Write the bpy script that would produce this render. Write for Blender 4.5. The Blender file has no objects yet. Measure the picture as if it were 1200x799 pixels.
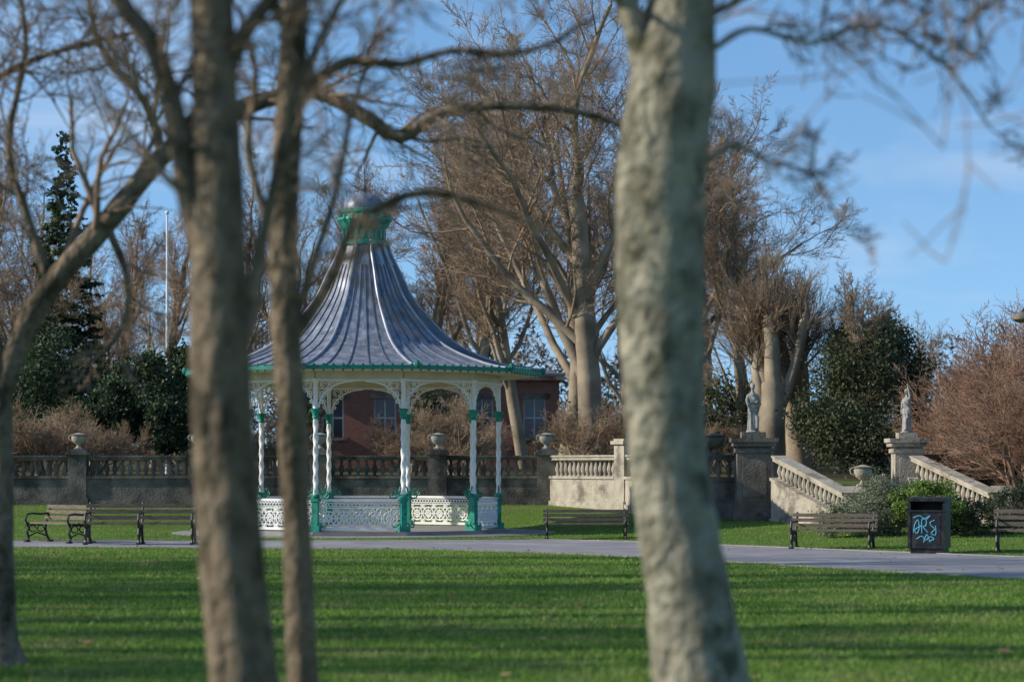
import bpy, math, random
import numpy as np
from mathutils import Vector
random.seed(7); rng=np.random.default_rng(7)
scene=bpy.context.scene
F=2833.0; EYE=1.6
def W(u,v,d): return ((u-600)/F*d, d, EYE+(545-v)/F*d)   # bearing/elevation/distance survey -> world
def link(o): scene.collection.objects.link(o); return o

# ---------------------------------------------------------------- materials
def mat(name,c1,c2,scale=5,rough=.8,bump=.0,bscale=30,stretch=(1,1,1),c3=None,s3=1.0,island=0.0,metal=0,detail=6,transl=0,lo=.35,hi=.65,spec=.3,t3=(.5,.62),bd=.05):
    m=bpy.data.materials.new(name); m.use_nodes=True; nt=m.node_tree; N=nt.nodes; L=nt.links
    b=N['Principled BSDF']; b.inputs['Roughness'].default_value=rough; b.inputs['Metallic'].default_value=metal
    b.inputs['Specular IOR Level'].default_value=spec
    tc=N.new('ShaderNodeTexCoord'); mp=N.new('ShaderNodeMapping'); mp.inputs['Scale'].default_value=stretch
    L.new(tc.outputs['Object'],mp.inputs['Vector'])
    n=N.new('ShaderNodeTexNoise'); n.inputs['Scale'].default_value=scale; n.inputs['Detail'].default_value=detail
    L.new(mp.outputs[0],n.inputs['Vector'])
    r=N.new('ShaderNodeMapRange'); r.inputs[1].default_value=lo; r.inputs[2].default_value=hi
    L.new(n.outputs['Fac'],r.inputs[0])
    mx=N.new('ShaderNodeMix'); mx.data_type='RGBA'; mx.inputs[6].default_value=(*c1,1); mx.inputs[7].default_value=(*c2,1)
    L.new(r.outputs[0],mx.inputs[0]); out=mx.outputs[2]
    if c3:
        n3=N.new('ShaderNodeTexNoise'); n3.inputs['Scale'].default_value=s3; n3.inputs['Detail'].default_value=7; n3.inputs['Roughness'].default_value=.65
        L.new(mp.outputs[0],n3.inputs['Vector'])
        r3=N.new('ShaderNodeMapRange'); r3.inputs[1].default_value=t3[0]; r3.inputs[2].default_value=t3[1]
        L.new(n3.outputs['Fac'],r3.inputs[0])
        m3=N.new('ShaderNodeMix'); m3.data_type='RGBA'; m3.inputs[7].default_value=(*c3,1)
        L.new(r3.outputs[0],m3.inputs[0]); L.new(out,m3.inputs[6]); out=m3.outputs[2]
    if island:
        g=N.new('ShaderNodeNewGeometry'); h=N.new('ShaderNodeHueSaturation')
        mr=N.new('ShaderNodeMapRange'); mr.inputs[3].default_value=1-island; mr.inputs[4].default_value=1+island
        L.new(g.outputs['Random Per Island'],mr.inputs[0]); L.new(mr.outputs[0],h.inputs['Value']); L.new(out,h.inputs['Color']); out=h.outputs[0]
    L.new(out,b.inputs['Base Color'])
    if bump:
        nb=N.new('ShaderNodeTexNoise'); nb.inputs['Scale'].default_value=bscale; nb.inputs['Detail'].default_value=6
        L.new(mp.outputs[0],nb.inputs['Vector'])
        bp=N.new('ShaderNodeBump'); bp.inputs['Strength'].default_value=bump; bp.inputs['Distance'].default_value=bd
        L.new(nb.outputs['Fac'],bp.inputs['Height']); L.new(bp.outputs[0],b.inputs['Normal'])
    if transl:
        t=N.new('ShaderNodeBsdfTranslucent'); L.new(out,t.inputs['Color'])
        ms=N.new('ShaderNodeMixShader'); ms.inputs[0].default_value=transl
        L.new(b.outputs[0],ms.inputs[1]); L.new(t.outputs[0],ms.inputs[2]); L.new(ms.outputs[0],N['Material Output'].inputs['Surface'])
    return m
M_barkR=mat('bark_grey',(.15,.132,.088),(.4,.362,.262),6,.9,1,16,(1,1,.75),c3=(.1,.095,.055),s3=4.5,t3=(.53,.64),bd=.12,lo=.3,hi=.62)
M_barkL=mat('bark_brown',(.1,.073,.043),(.31,.23,.15),8,.9,1,16,(1,1,.6),c3=(.07,.053,.03),s3=4,bd=.12,lo=.3,hi=.65)
M_twigF=mat('twig_brown',(.19,.125,.078),(.31,.215,.14),9,.8)
M_bg1=mat('bark_bg',(.18,.138,.09),(.38,.3,.2),1.2,.9,.3,6)
M_bg1t=mat('twig_bg',(.24,.165,.1),(.37,.265,.17),.6,.9)
M_red=mat('twig_red',(.25,.14,.088),(.36,.225,.145),.8,.9)
M_evg=mat('evergreen',(.022,.04,.016),(.058,.09,.03),.8,.6,island=.5,transl=.2)
M_ivy=mat('ivy_leaf',(.035,.048,.02),(.09,.1,.04),.9,.6,island=.5,transl=.2)
M_lshrub=mat('shrub_leaf',(.1,.17,.035),(.22,.3,.06),2,.6,island=.4,transl=.3)
M_gshrub=mat('grey_shrub_leaf',(.12,.14,.075),(.26,.27,.17),2,.7,island=.4,transl=.2)
M_wood=mat('woodland_brown',(.08,.058,.038),(.19,.14,.09),.5,.9,island=.5)
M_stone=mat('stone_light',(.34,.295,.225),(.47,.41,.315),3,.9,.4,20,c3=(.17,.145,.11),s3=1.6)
M_stoneD=mat('stone_shade_dark',(.1,.086,.07),(.23,.195,.15),2,.9,.4,20,c3=(.055,.048,.04),s3=.9)  # stone darkened in colour to carry the shade of the camera-facing walls
M_statue=mat('statue_stone',(.28,.265,.23),(.42,.4,.35),4,.85,.3,25,c3=(.14,.135,.115),s3=4)
M_white=mat('white_paint',(.78,.76,.7),(.84,.82,.77),3,.45,c3=(.6,.55,.45),s3=2,t3=(.6,.8))
M_cream=mat('cream_paint',(.6,.52,.36),(.7,.62,.46),3,.5)
M_green=mat('green_paint',(.015,.24,.16),(.035,.34,.24),4,.45,c3=(.02,.15,.1),s3=5)
M_greenD=mat('green_gutter_paint',(.012,.15,.1),(.02,.21,.145),4,.45)
M_lead=mat('lead_roof',(.13,.143,.175),(.27,.285,.33),3,.42,.15,10,(2,2,.25),c3=(.4,.41,.44),s3=2.6,metal=.25,t3=(.5,.7))
M_seam=mat('lead_roll',(.3,.31,.34),(.45,.45,.47),3,.4,metal=.2)
M_seamd=mat('lead_seam_dark',(.09,.095,.12),(.15,.16,.19),3,.4,metal=.2)
M_benchw=mat('bench_wood',(.11,.08,.06),(.22,.17,.12),6,.7,.2,30,(1,8,8))
M_iron=mat('cast_iron',(.015,.015,.015),(.03,.03,.03),6,.5)
M_bin=mat('bin_plastic',(.012,.013,.015),(.02,.021,.024),4,.45,c3=(.04,.04,.038),s3=6)
M_graf=mat('graffiti_blue',(.1,.4,.55),(.14,.5,.65),8,.5)
M_asph=mat('asphalt_path',(.22,.205,.205),(.28,.265,.26),1.2,.9,.3,120,c3=(.33,.31,.3),s3=.5)
M_floor=mat('paving',(.25,.23,.2),(.33,.3,.27),2,.9)
M_grassb=mat('grass_blade',(.125,.235,.03),(.195,.31,.05),.5,.6,island=.45,transl=.35,c3=(.26,.28,.09),s3=.9)
M_leafd=mat('dead_leaf',(.2,.1,.05),(.35,.2,.1),9,.8,island=.4)
M_glass=mat('window_glass',(.03,.035,.045),(.06,.07,.09),1,.1,spec=.6)
M_slate=mat('slate_roof',(.09,.09,.1),(.15,.15,.16),2,.7)
M_wframe=mat('window_frame',(.5,.48,.45),(.6,.58,.54),3,.6)
def ground_mat():
    m=bpy.data.materials.new('lawn_ground'); m.use_nodes=True; N=m.node_tree.nodes; L=m.node_tree.links; b=N['Principled BSDF']; b.inputs['Roughness'].default_value=.95
    b.inputs['Specular IOR Level'].default_value=.1
    tc=N.new('ShaderNodeTexCoord')
    def noise(s,d=6):
        n=N.new('ShaderNodeTexNoise'); n.inputs['Scale'].default_value=s; n.inputs['Detail'].default_value=d; L.new(tc.outputs['Object'],n.inputs['Vector']); return n
    def mix(f,a,c):
        x=N.new('ShaderNodeMix'); x.data_type='RGBA'; L.new(f,x.inputs[0])
        for i,v in ((6,a),(7,c)):
            if isinstance(v,tuple): x.inputs[i].default_value=(*v,1)
            else: L.new(v,x.inputs[i])
        return x.outputs[2]
    def rng_(o,a,c):
        r=N.new('ShaderNodeMapRange'); r.inputs[1].default_value=a; r.inputs[2].default_value=c; L.new(o,r.inputs[0]); return r.outputs[0]
    g=mix(rng_(noise(.35).outputs[0],.35,.65),(.085,.155,.02),(.14,.225,.032))
    g=mix(rng_(noise(14).outputs[0],.45,.75),g,(.055,.08,.022))
    g=mix(rng_(noise(1.1).outputs[0],.55,.72),g,(.17,.165,.065))
    br=mix(rng_(noise(2).outputs[0],.35,.65),(.05,.055,.02),(.12,.09,.05))
    sp=N.new('ShaderNodeSeparateXYZ'); L.new(tc.outputs['Object'],sp.inputs[0])
    gg=mix(rng_(sp.outputs[1],66.2,67),g,br)
    L.new(gg,b.inputs['Base Color'])
    bp=N.new('ShaderNodeBump'); bp.inputs['Strength'].default_value=.8; bp.inputs['Distance'].default_value=.04; L.new(noise(40,4).outputs[0],bp.inputs['Height']); L.new(bp.outputs[0],b.inputs['Normal'])
    return m
M_ground=ground_mat()
def brick_mat():
    m=bpy.data.materials.new('red_brick'); m.use_nodes=True; N=m.node_tree.nodes; L=m.node_tree.links; b=N['Principled BSDF']; b.inputs['Roughness'].default_value=.9
    tc=N.new('ShaderNodeTexCoord'); mp=N.new('ShaderNodeMapping'); mp.inputs['Rotation'].default_value=(math.radians(90),0,0)
    L.new(tc.outputs['Object'],mp.inputs[0]); t=N.new('ShaderNodeTexBrick'); t.inputs['Scale'].default_value=4
    t.inputs['Color1'].default_value=(.27,.105,.07,1); t.inputs['Color2'].default_value=(.2,.075,.05,1); t.inputs['Mortar'].default_value=(.28,.23,.18,1); t.inputs['Mortar Size'].default_value=.012
    L.new(mp.outputs[0],t.inputs['Vector']); L.new(t.outputs[0],b.inputs['Base Color']); return m
M_brick=brick_mat()

# ---------------------------------------------------------------- mesh builder
class MB:
    def __init__(s): s.v=[];s.f=[];s.m=[];s.n=0
    def add(s,V,Fc,m=0):
        s.v.extend([tuple(map(float,p)) for p in V]); n=s.n
        for f in Fc: s.f.append([i+n for i in f]); s.m.append(m)
        s.n+=len(V)
    def box(s,c,sz,rot=0,m=0,taper=1.0):
        hx,hy,hz=sz[0]/2,sz[1]/2,sz[2]/2; ca,sa=math.cos(rot),math.sin(rot); V=[]
        for z,t in ((-hz,1),(hz,taper)):
            for x,y in ((-hx,-hy),(hx,-hy),(hx,hy),(-hx,hy)):
                x*=t;y*=t
                V.append((c[0]+x*ca-y*sa,c[1]+x*sa+y*ca,c[2]+z))
        s.add(V,[(3,2,1,0),(4,5,6,7),(0,1,5,4),(1,2,6,5),(2,3,7,6),(3,0,4,7)],m)
    def prism(s,p0,p1,th,zl0,zh0,zl1,zh1,m=0,off=0):
        dx,dy=p1[0]-p0[0],p1[1]-p0[1]; l=math.hypot(dx,dy); nx,ny=-dy/l,dx/l; V=[]
        for (p,a,b) in ((p0,zl0,zh0),(p1,zl1,zh1)):
            for k,z in ((-1,a),(1,a),(1,b),(-1,b)):
                V.append((p[0]+nx*(k*th/2+off),p[1]+ny*(k*th/2+off),z))
        s.add(V,[(0,1,2,3),(7,6,5,4),(0,3,7,4),(1,5,6,2),(0,4,5,1),(3,2,6,7)],m)
    def lathe(s,prof,c=(0,0,0),n=16,m=0,fold=None,sx=1,sy=1,rot=0):
        V=[];Fc=[]
        for (r,z) in prof:
            for k in range(n):
                a=2*math.pi*k/n+rot; q=r*(fold(a,z) if fold else 1)
                V.append((c[0]+q*math.cos(a)*sx,c[1]+q*math.sin(a)*sy,c[2]+z))
        for j in range(len(prof)-1):
            for k in range(n):
                k2=(k+1)%n; Fc.append((j*n+k,j*n+k2,(j+1)*n+k2,(j+1)*n+k))
        Fc.append(tuple(range(n-1,-1,-1))); Fc.append(tuple((len(prof)-1)*n+k for k in range(n)))
        s.add(V,Fc,m)
    def tube(s,pts,rad,n=8,m=0,closed=False):
        P=[Vector(p) for p in pts]; N=len(P)
        if not hasattr(rad,'__len__'): rad=[rad]*N
        V=[];Fc=[];ref=None
        for i in range(N):
            if closed: t=P[(i+1)%N]-P[i-1]
            else: t=P[min(i+1,N-1)]-P[max(i-1,0)]
            t.normalize()
            if ref is None: ref=Vector((0,0,1)) if abs(t.z)<.8 else Vector((1,0,0))
            u=t.cross(ref).normalized(); w=t.cross(u); ref=u.cross(t)
            for k in range(n):
                a=2*math.pi*k/n; V.append(P[i]+(u*math.cos(a)+w*math.sin(a))*rad[i])
        for i in range(N if closed else N-1):
            j=(i+1)%N
            for k in range(n):
                k2=(k+1)%n; Fc.append((i*n+k,i*n+k2,j*n+k2,j*n+k))
        if not closed: Fc.append(tuple(range(n-1,-1,-1))); Fc.append(tuple((N-1)*n+k for k in range(n)))
        s.add(V,Fc,m)
    def ell(s,c,r,m=0,n=12):
        pr=[(math.sin(math.pi*i/8)*1.0+1e-4,-math.cos(math.pi*i/8)) for i in range(9)]
        V=[];Fc=[]
        for (q,z) in pr:
            for k in range(n):
                a=2*math.pi*k/n; V.append((c[0]+q*math.cos(a)*r[0],c[1]+q*math.sin(a)*r[1],c[2]+z*r[2]))
        for j in range(8):
            for k in range(n): Fc.append((j*n+k,j*n+(k+1)%n,(j+1)*n+(k+1)%n,(j+1)*n+k))
        s.add(V,Fc,m)
    def build(s,name,mats,smooth=True,loc=(0,0,0),rot=0,parent=None,ang=35):
        me=bpy.data.meshes.new(name); me.from_pydata(s.v,[],s.f); 
        for x in mats: me.materials.append(x)
        me.polygons.foreach_set('material_index',s.m)
        if smooth:
            me.polygons.foreach_set('use_smooth',[True]*len(s.f))
            try: me.set_sharp_from_angle(angle=math.radians(ang))
            except Exception: pass
        me.update(); o=bpy.data.objects.new(name,me); o.location=loc; o.rotation_euler=(0,0,rot); link(o)
        if parent: o.parent=parent
        return o
def empty(name,loc=(0,0,0)):
    e=bpy.data.objects.new(name,None); e.location=loc; link(e); return e
def quadmesh(name,V,Q,mats,mi=None,smooth=False):
    V=np.ascontiguousarray(V,dtype=np.float32); Q=np.ascontiguousarray(Q,dtype=np.int32); k=Q.shape[1]
    me=bpy.data.meshes.new(name); me.vertices.add(len(V)); me.vertices.foreach_set('co',V.ravel())
    me.loops.add(Q.size); me.loops.foreach_set('vertex_index',Q.ravel()); me.polygons.add(len(Q))
    me.polygons.foreach_set('loop_start',np.arange(0,Q.size,k,dtype=np.int32)); me.polygons.foreach_set('loop_total',np.full(len(Q),k,dtype=np.int32))
    for x in mats: me.materials.append(x)
    if mi is not None: me.polygons.foreach_set('material_index',np.asarray(mi,dtype=np.int32))
    if smooth: me.polygons.foreach_set('use_smooth',np.ones(len(Q),dtype=bool))
    me.update(calc_edges=True); return me
def obj(name,me,loc=(0,0,0),rot=0,sc=1,parent=None):
    o=bpy.data.objects.new(name,me); o.location=loc; o.rotation_euler=(0,0,rot); o.scale=(sc,sc,sc) if not hasattr(sc,'__len__') else sc
    link(o)
    if parent: o.parent=parent
    return o

# ---------------------------------------------------------------- branches
def nrm(a):
    l=math.sqrt(a[0]**2+a[1]**2+a[2]**2) or 1; return (a[0]/l,a[1]/l,a[2]/l)
def deflect(d,ang):
    r=nrm((random.gauss(0,1),random.gauss(0,1),random.gauss(0,1)))
    c=(d[1]*r[2]-d[2]*r[1],d[2]*r[0]-d[0]*r[2],d[0]*r[1]-d[1]*r[0]); c=nrm(c)
    ca,sa=math.cos(ang),math.sin(ang); return (d[0]*ca+c[0]*sa,d[1]*ca+c[1]*sa,d[2]*ca+c[2]*sa)
def kids(out,pts,rs,L,lvl,P):
    n=len(pts)-1; K=P['kids'][lvl]; st=P['start'][lvl]
    for k in range(K):
        t=min(.999,st+(1-st)*(k+random.random())/K)
        if k==K-1: t=.999
        f=t*n; i=int(f); f-=i; a,b=pts[i],pts[i+1]
        p=(a[0]+(b[0]-a[0])*f,a[1]+(b[1]-a[1])*f,a[2]+(b[2]-a[2])*f); r=rs[i]+(rs[i+1]-rs[i])*f
        d=nrm((b[0]-a[0],b[1]-a[1],b[2]-a[2]))
        ang=P['ang'][lvl]*random.uniform(.6,1.3)*(0.4 if k==K-1 else 1)
        d2=deflect(d,ang)
        if d2[2]<P.get('minz',-.3): d2=nrm((d2[0],d2[1],d2[2]*-.3))
        grow(out,p,d2,L*P['ratio'][lvl]*(1.15-.5*t)*random.uniform(.7,1.2),max(P['rmin'],r*P['rr'][lvl]*(1.2 if k==K-1 else random.uniform(.7,1))),lvl+1,P)
def grow(out,p,d,L,r,lvl,P):
    n=P['seg'][lvl]; pts=[p]; rs=[r]; st=L/n; w=P['wob'][lvl]; up=P['up'][lvl]; tip=P['tip'][lvl]
    for i in range(n):
        d=nrm((d[0]+random.gauss(0,w),d[1]+random.gauss(0,w),d[2]+random.gauss(0,w)+up))
        p=(p[0]+d[0]*st,p[1]+d[1]*st,p[2]+d[2]*st); pts.append(p); rs.append(max(P['rmin']*.7,r*(1-(1-tip)*(i+1)/n)))
    out.append((pts,rs,lvl))
    if lvl<P['max']: kids(out,pts,rs,L,lvl,P)
def branches_mesh(name,out,mats,sides=lambda l:8 if l==0 else 5 if l==1 else 3,matl=lambda l:0 if l<2 else 1,lump=0):
    groups={}
    for pts,rs,l in out: groups.setdefault((len(pts),sides(l),matl(l)),[]).append((pts,rs))
    VV=[];QQ=[];MI=[];base=0
    for (n,s,mi),lst in groups.items():
        P=np.array([a for a,_ in lst]); R=np.array([b for _,b in lst]); B=len(lst)
        T=np.empty_like(P); T[:,1:-1]=P[:,2:]-P[:,:-2]; T[:,0]=P[:,1]-P[:,0]; T[:,-1]=P[:,-1]-P[:,-2]
        T/=np.linalg.norm(T,axis=2,keepdims=True)+1e-9
        av=P[:,-1]-P[:,0]; ref=np.where(np.abs(av[:,2:3])>.7*np.linalg.norm(av,axis=1,keepdims=True),np.array([[1.,0.1,0]]),np.array([[0.05,0.,1.]]))
        U=np.cross(T,ref[:,None,:]); U/=np.linalg.norm(U,axis=2,keepdims=True)+1e-9; Wv=np.cross(T,U)
        a=2*np.pi*np.arange(s)/s
        RR=R[:,:,None]*np.ones(s)
        if lump and s>=8:
            ph=rng.uniform(0,6.28,(B,5)); z=P[:,:,2][:,:,None]; aa=a[None,None,:]
            RR=RR*(1+lump*(np.sin(2*aa+z*1.7+ph[:,0,None,None])+.7*np.sin(3*aa-z*3.1+ph[:,1,None,None])+.6*np.sin(5*aa+z*8+ph[:,2,None,None])+.5*np.sin(7*aa-z*17+ph[:,3,None,None])+.5*np.sin(4*aa+z*29+ph[:,4,None,None])))
        V=P[:,:,None,:]+RR[...,None]*(U[:,:,None,:]*np.cos(a)[None,None,:,None]+Wv[:,:,None,:]*np.sin(a)[None,None,:,None])
        V=V.reshape(-1,3)
        b=np.arange(B)[:,None,None]*n*s; i=np.arange(n-1)[None,:,None]*s; k=np.arange(s)[None,None,:]; k2=(k+1)%s
        Q=np.stack([b+i+k,b+i+k2,b+i+s+k2,b+i+s+k],-1).reshape(-1,4)+base
        VV.append(V);QQ.append(Q);MI.append(np.full(len(Q),mi)); base+=len(V)
    return quadmesh(name,np.concatenate(VV),np.concatenate(QQ),mats,np.concatenate(MI),smooth=True)
def catmull(P,R,k=6):
    P=np.array(P,float); R=np.array(R,float); Q=np.vstack([2*P[0]-P[1],P,2*P[-1]-P[-2]]); o=[];r=[]
    for i in range(len(P)-1):
        a,b,c,d=Q[i:i+4]
        for j in range(k):
            t=j/k; o.append(tuple(.5*((2*b)+(-a+c)*t+(2*a-5*b+4*c-d)*t*t+(-a+3*b-3*c+d)*t**3))); r.append(R[i]+(R[i+1]-R[i])*t)
    o.append(tuple(P[-1])); r.append(R[-1]); return o,r

# ---------------------------------------------------------------- terrain
BX,BY=-3.52,57.6
bkx=[-90,-10.8,-3,.8,2.8,5,7.7,8.9,14,40]; bky=[54,51,51.5,52,50.5,47.2,43.6,42,37,20]
frx=[-90,-10,-1.6,2.25,4.1,6.25,7.1,12,40]; fry=[50,47.2,45.8,42.4,39,35.4,33.6,28,6]
wx=[-200,1.05,3.0,4.0,5.3,6.3,9.6,16,200]; wy=[66,66,63,58.2,58,57.8,58.9,66,66]
def hgt(x,y):
    x=np.asarray(x,float); y=np.asarray(y,float)
    yb=np.interp(x,bkx,bky)+.8; h=.52*np.clip((y-yb)/(66-yb),0,1)
    dd=np.hypot(x-BX,y-BY); h=h*np.clip((dd-4.8)/3,0,1)
    yw=np.interp(x,wx,wy)+.8
    k=np.clip((y-yw)/1.0,0,1); up=1.15+.012*np.clip(y-66,0,200)
    return h*(1-k)+up*k
gx=np.concatenate([np.linspace(-400,-20,20)[:-1],np.arange(-20,20,.4),np.linspace(20,400,20)])
gy=np.concatenate([np.linspace(-40,30,15)[:-1],np.arange(30,50,1.0),np.arange(50,72,.35),np.linspace(72,900,30)])
X,Y=np.meshgrid(gx,gy); Z=hgt(X,Y); V=np.stack([X,Y,Z],-1).reshape(-1,3); nx,ny=len(gx),len(gy)
i,j=np.meshgrid(np.arange(nx-1),np.arange(ny-1)); a=(j*nx+i).ravel(); Q=np.stack([a,a+1,a+nx+1,a+nx],-1)
obj('ground',quadmesh('ground',V,Q,[M_ground],smooth=True))
xs=np.concatenate([np.linspace(-90,-12,20)[:-1],np.arange(-12,16,.4),np.linspace(16,40,10)])
def smoothf(x,ax,ay): return np.mean([np.interp(x+o,ax,ay) for o in np.linspace(-1.2,1.2,7)],0)
f=smoothf(xs,frx,fry)+.06*np.sin(xs*2.1)+.04*np.sin(xs*5.3); b=smoothf(xs,bkx,bky)+.05*np.sin(xs*2.7)
V=[];Q=[]
for k,x in enumerate(xs):
    for t in (0,.33,.66,1): V.append((x,f[k]+(b[k]-f[k])*t,.006))
for k in range(len(xs)-1):
    for t in range(3): q=k*4+t; Q.append((q,q+4,q+5,q+1))
obj('path',quadmesh('path',V,Q,[M_asph]))
mb=MB(); mb.lathe([(4.55,-.1),(4.55,.012),(.01,.0121)],(BX,BY,0),48); mb.build('bandstand_apron',[M_asph],smooth=False)
mb=MB()
for E in (f-.04,b+.04):
    for k in range(len(xs)-1):
        if -14<xs[k]<15 and not(E[k]>51 and abs(xs[k]-BX)<2.5): mb.prism((xs[k],E[k]),(xs[k+1],E[k+1]),.07,-.05,.02,-.05,.02)
mb.build('path_edging',[M_floor],smooth=False)

def blades(name,x,y,hmin,hmax,w):
    n=len(x); z=hgt(x,y); a=rng.uniform(0,6.28,n); h=rng.uniform(hmin,hmax,n); w=w*rng.uniform(.7,1.3,n)
    l=rng.normal(0,.5,(n,2))*h[:,None]
    V=np.empty((n,3,3)); V[:,0]=np.stack([x-np.cos(a)*w,y-np.sin(a)*w,z-.003],-1); V[:,1]=np.stack([x+np.cos(a)*w,y+np.sin(a)*w,z-.003],-1); V[:,2]=np.stack([x+l[:,0],y+l[:,1],z+h],-1)
    obj(name,quadmesh(name,V.reshape(-1,3),np.arange(n*3).reshape(-1,3),[M_grassb]))
n=430000; y=np.sqrt(rng.uniform(16**2,49**2,n)); x=rng.uniform(-.24,.24,n)*y; k=y<smoothf(x,frx,fry)-.05; x,y=x[k],y[k]
clump=np.sin(x*3.1+np.sin(y*2.3)*2)*np.sin(y*2.7+np.sin(x*1.9)*2); kk=rng.uniform(0,1,len(x))<.72+.28*clump
x1,y1=x[kk],y[kk]
n=80000; y=rng.uniform(40,66,n); x=rng.uniform(-.24,.24,n)*y; k=(y>smoothf(x,bkx,bky)+.08)&(np.hypot(x-BX,y-BY)>4.62)&(y<np.interp(x,wx,wy)-.1)
blades('lawn_grass',np.concatenate([x1,x[k]]),np.concatenate([y1,y[k]]),.018,.055,.007)
n=260; y=np.sqrt(rng.uniform(15**2,47**2,n)); x=rng.uniform(-.24,.24,n)*y; z=rng.uniform(.02,.05,n)
cs=rng.uniform(.02,.05,n); a=rng.uniform(0,6.28,n); V=np.empty((n,4,3))
for q in range(4):
    aa=a+q*np.pi/2; V[:,q]=np.stack([x+np.cos(aa)*cs*(1 if q%2 else 1.5),y+np.sin(aa)*cs,z+rng.uniform(-.01,.02,n)],-1)
obj('fallen_leaves',quadmesh('fallen_leaves',V.reshape(-1,3),np.arange(n*4).reshape(-1,4),[M_leafd]))

# ---------------------------------------------------------------- foreground trees
PT=dict(seg=[8,6,5,4,3],wob=[.1,.16,.2,.22,.22],up=[.03,.02,.0,-.01,0],tip=[.5,.4,.4,.45,.5],kids=[10,8,6,4,0],start=[.25,.15,.15,.15,0],ang=[.8,.8,.75,.7,.7],ratio=[.6,.5,.5,.5,.5],rr=[.5,.45,.5,.6,.6],rmin=.0042,max=4,minz=-.9)
def path_px(lst,d):
    pts=[];rs=[]
    for q in lst:
        dd=d+(q[3] if len(q)>3 else 0); pts.append(W(q[0],q[1],dd)); rs.append(q[2]/2/F*dd)
    return pts,rs
def fg_tree(name,d,trunk,limbs,bark,sides=30,seed=1):
    random.seed(seed); out=[]
    p,r=catmull(*path_px(trunk,d),k=12)
    out.append((p,r,0))
    for L in limbs:
        q,rr=catmull(*path_px(L['p'],d),k=4); rr=[x*random.uniform(.93,1.08) for x in rr]; out.append((q,rr,1))
        ln=sum(math.dist(q[i],q[i+1]) for i in range(len(q)-1))
        PP=dict(PT); PP['kids']=[0,L.get('k',9),6,5,0]; PP['ratio']=[1,L.get('r',.32),.6,.55,.5]; PP['up']=[0,0,L.get('up',.0),L.get('up',.0),0]; PP['rr']=[.5,.42,.5,.6,.6]; PP['start']=[.2,L.get('s',.15),.1,.1,0]; PP['max']=L.get('max',4)
        kids(out,q,rr,ln,1,PP)
    me=branches_mesh(name,out,[bark,M_twigF],sides=lambda l:sides if l==0 else 12 if l==1 else 4,matl=lambda l:0 if l<2 else 1,lump=.022)
    return obj(name,me)
fg_tree('plane_tree',12,
 [(838,925,190),(830,890,150),(822,799,116),(808,700,97),(791,600,91),(779,500,89),(776,400,99),(774,300,104),(776,200,106),(788,100,104),(804,0,70),(815,-130,66),(800,-350,56),(815,-650,40),(800,-950,22),(800,-1200,8)],
 [dict(p=[(770,130,40),(752,60,34),(733,0,27),(700,-90,22),(640,-200,16),(560,-300,8,-1)],k=10,r=.34,up=-.05),
  dict(p=[(818,-90,34),(900,-130,26),(1010,-110,20),(1130,-70,14),(1260,-20,8)],k=22,r=.38,up=-.06,s=.1),
  dict(p=[(818,-160,30),(930,-260,24,-1),(1060,-300,18,-2),(1200,-260,12,-2.5),(1330,-180,6,-3)],k=20,r=.5,up=-.13),
  dict(p=[(826,190,9),(860,172,7),(905,190,5),(950,205,4),(985,260,3)],k=8,r=.36,up=-.02),
  dict(p=[(832,60,9),(880,34,7),(950,50,6),(1030,30,5),(1110,80,4),(1160,150,3)],k=12,r=.28,up=-.03)],
 M_barkR,seed=3)
fg_tree('lime_tree',11,
 [(296,960,130),(291,920,100),(285,799,80),(276,700,76),(268,600,74),(261,500,71),(257,400,70),(256,300,66),(255,200,60),(252,100,55),(248,0,52),(240,-150,48),(250,-400,38),(240,-700,24),(240,-950,8)],
 [dict(p=[(245,300,34),(222,235,30),(208,150,27),(182,60,25),(140,0,22),(90,-80,18),(20,-160,10)],k=14,r=.36,up=-.03),
  dict(p=[(270,420,30),(290,380,18),(304,300,15),(325,200,13),(352,100,11),(400,0,9),(460,-80,6)],k=8,r=.26),
  dict(p=[(262,90,22),(300,20,18),(380,-50,14),(480,-80,10),(600,-60,6)],k=17,r=.38,up=-.06),
  dict(p=[(240,-60,24),(160,-120,20),(60,-120,16),(-60,-60,10),(-160,20,6)],k=21,r=.42,up=-.08)],
 M_barkL,seed=11)
fg_tree('lime_tree',13,
 [(362,895,64),(358,860,46),(355,799,38),(351,700,34),(347,600,33),(342,500,34),(336,400,35),(332,300,35),(335,200,35),(341,100,34),(346,0,32),(350,-150,28),(340,-400,20),(345,-700,8)],
 [dict(p=[(340,400,16),(362,370,14),(390,325,12),(410,272,11),(450,240,11),(500,226,10),(560,238,8),(640,272,6),(720,330,3)],k=8,r=.18,max=3),
  dict(p=[(345,380,12),(370,300,9),(395,220,8),(415,120,6),(450,20,4)],k=7,r=.22,max=3),
  dict(p=[(340,130,20),(372,95,15),(410,72,13),(470,76,10),(530,60,9),(620,60,7),(700,20,5)],k=13,r=.28),
  dict(p=[(338,330,14),(310,250,11),(290,170,9),(300,90,7),(280,10,5)],k=7,r=.28),
  dict(p=[(344,40,14),(300,-20,12),(230,-60,9),(150,-40,6)],k=14,r=.42,up=-.06)],
 M_barkL,seed=5)
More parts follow.
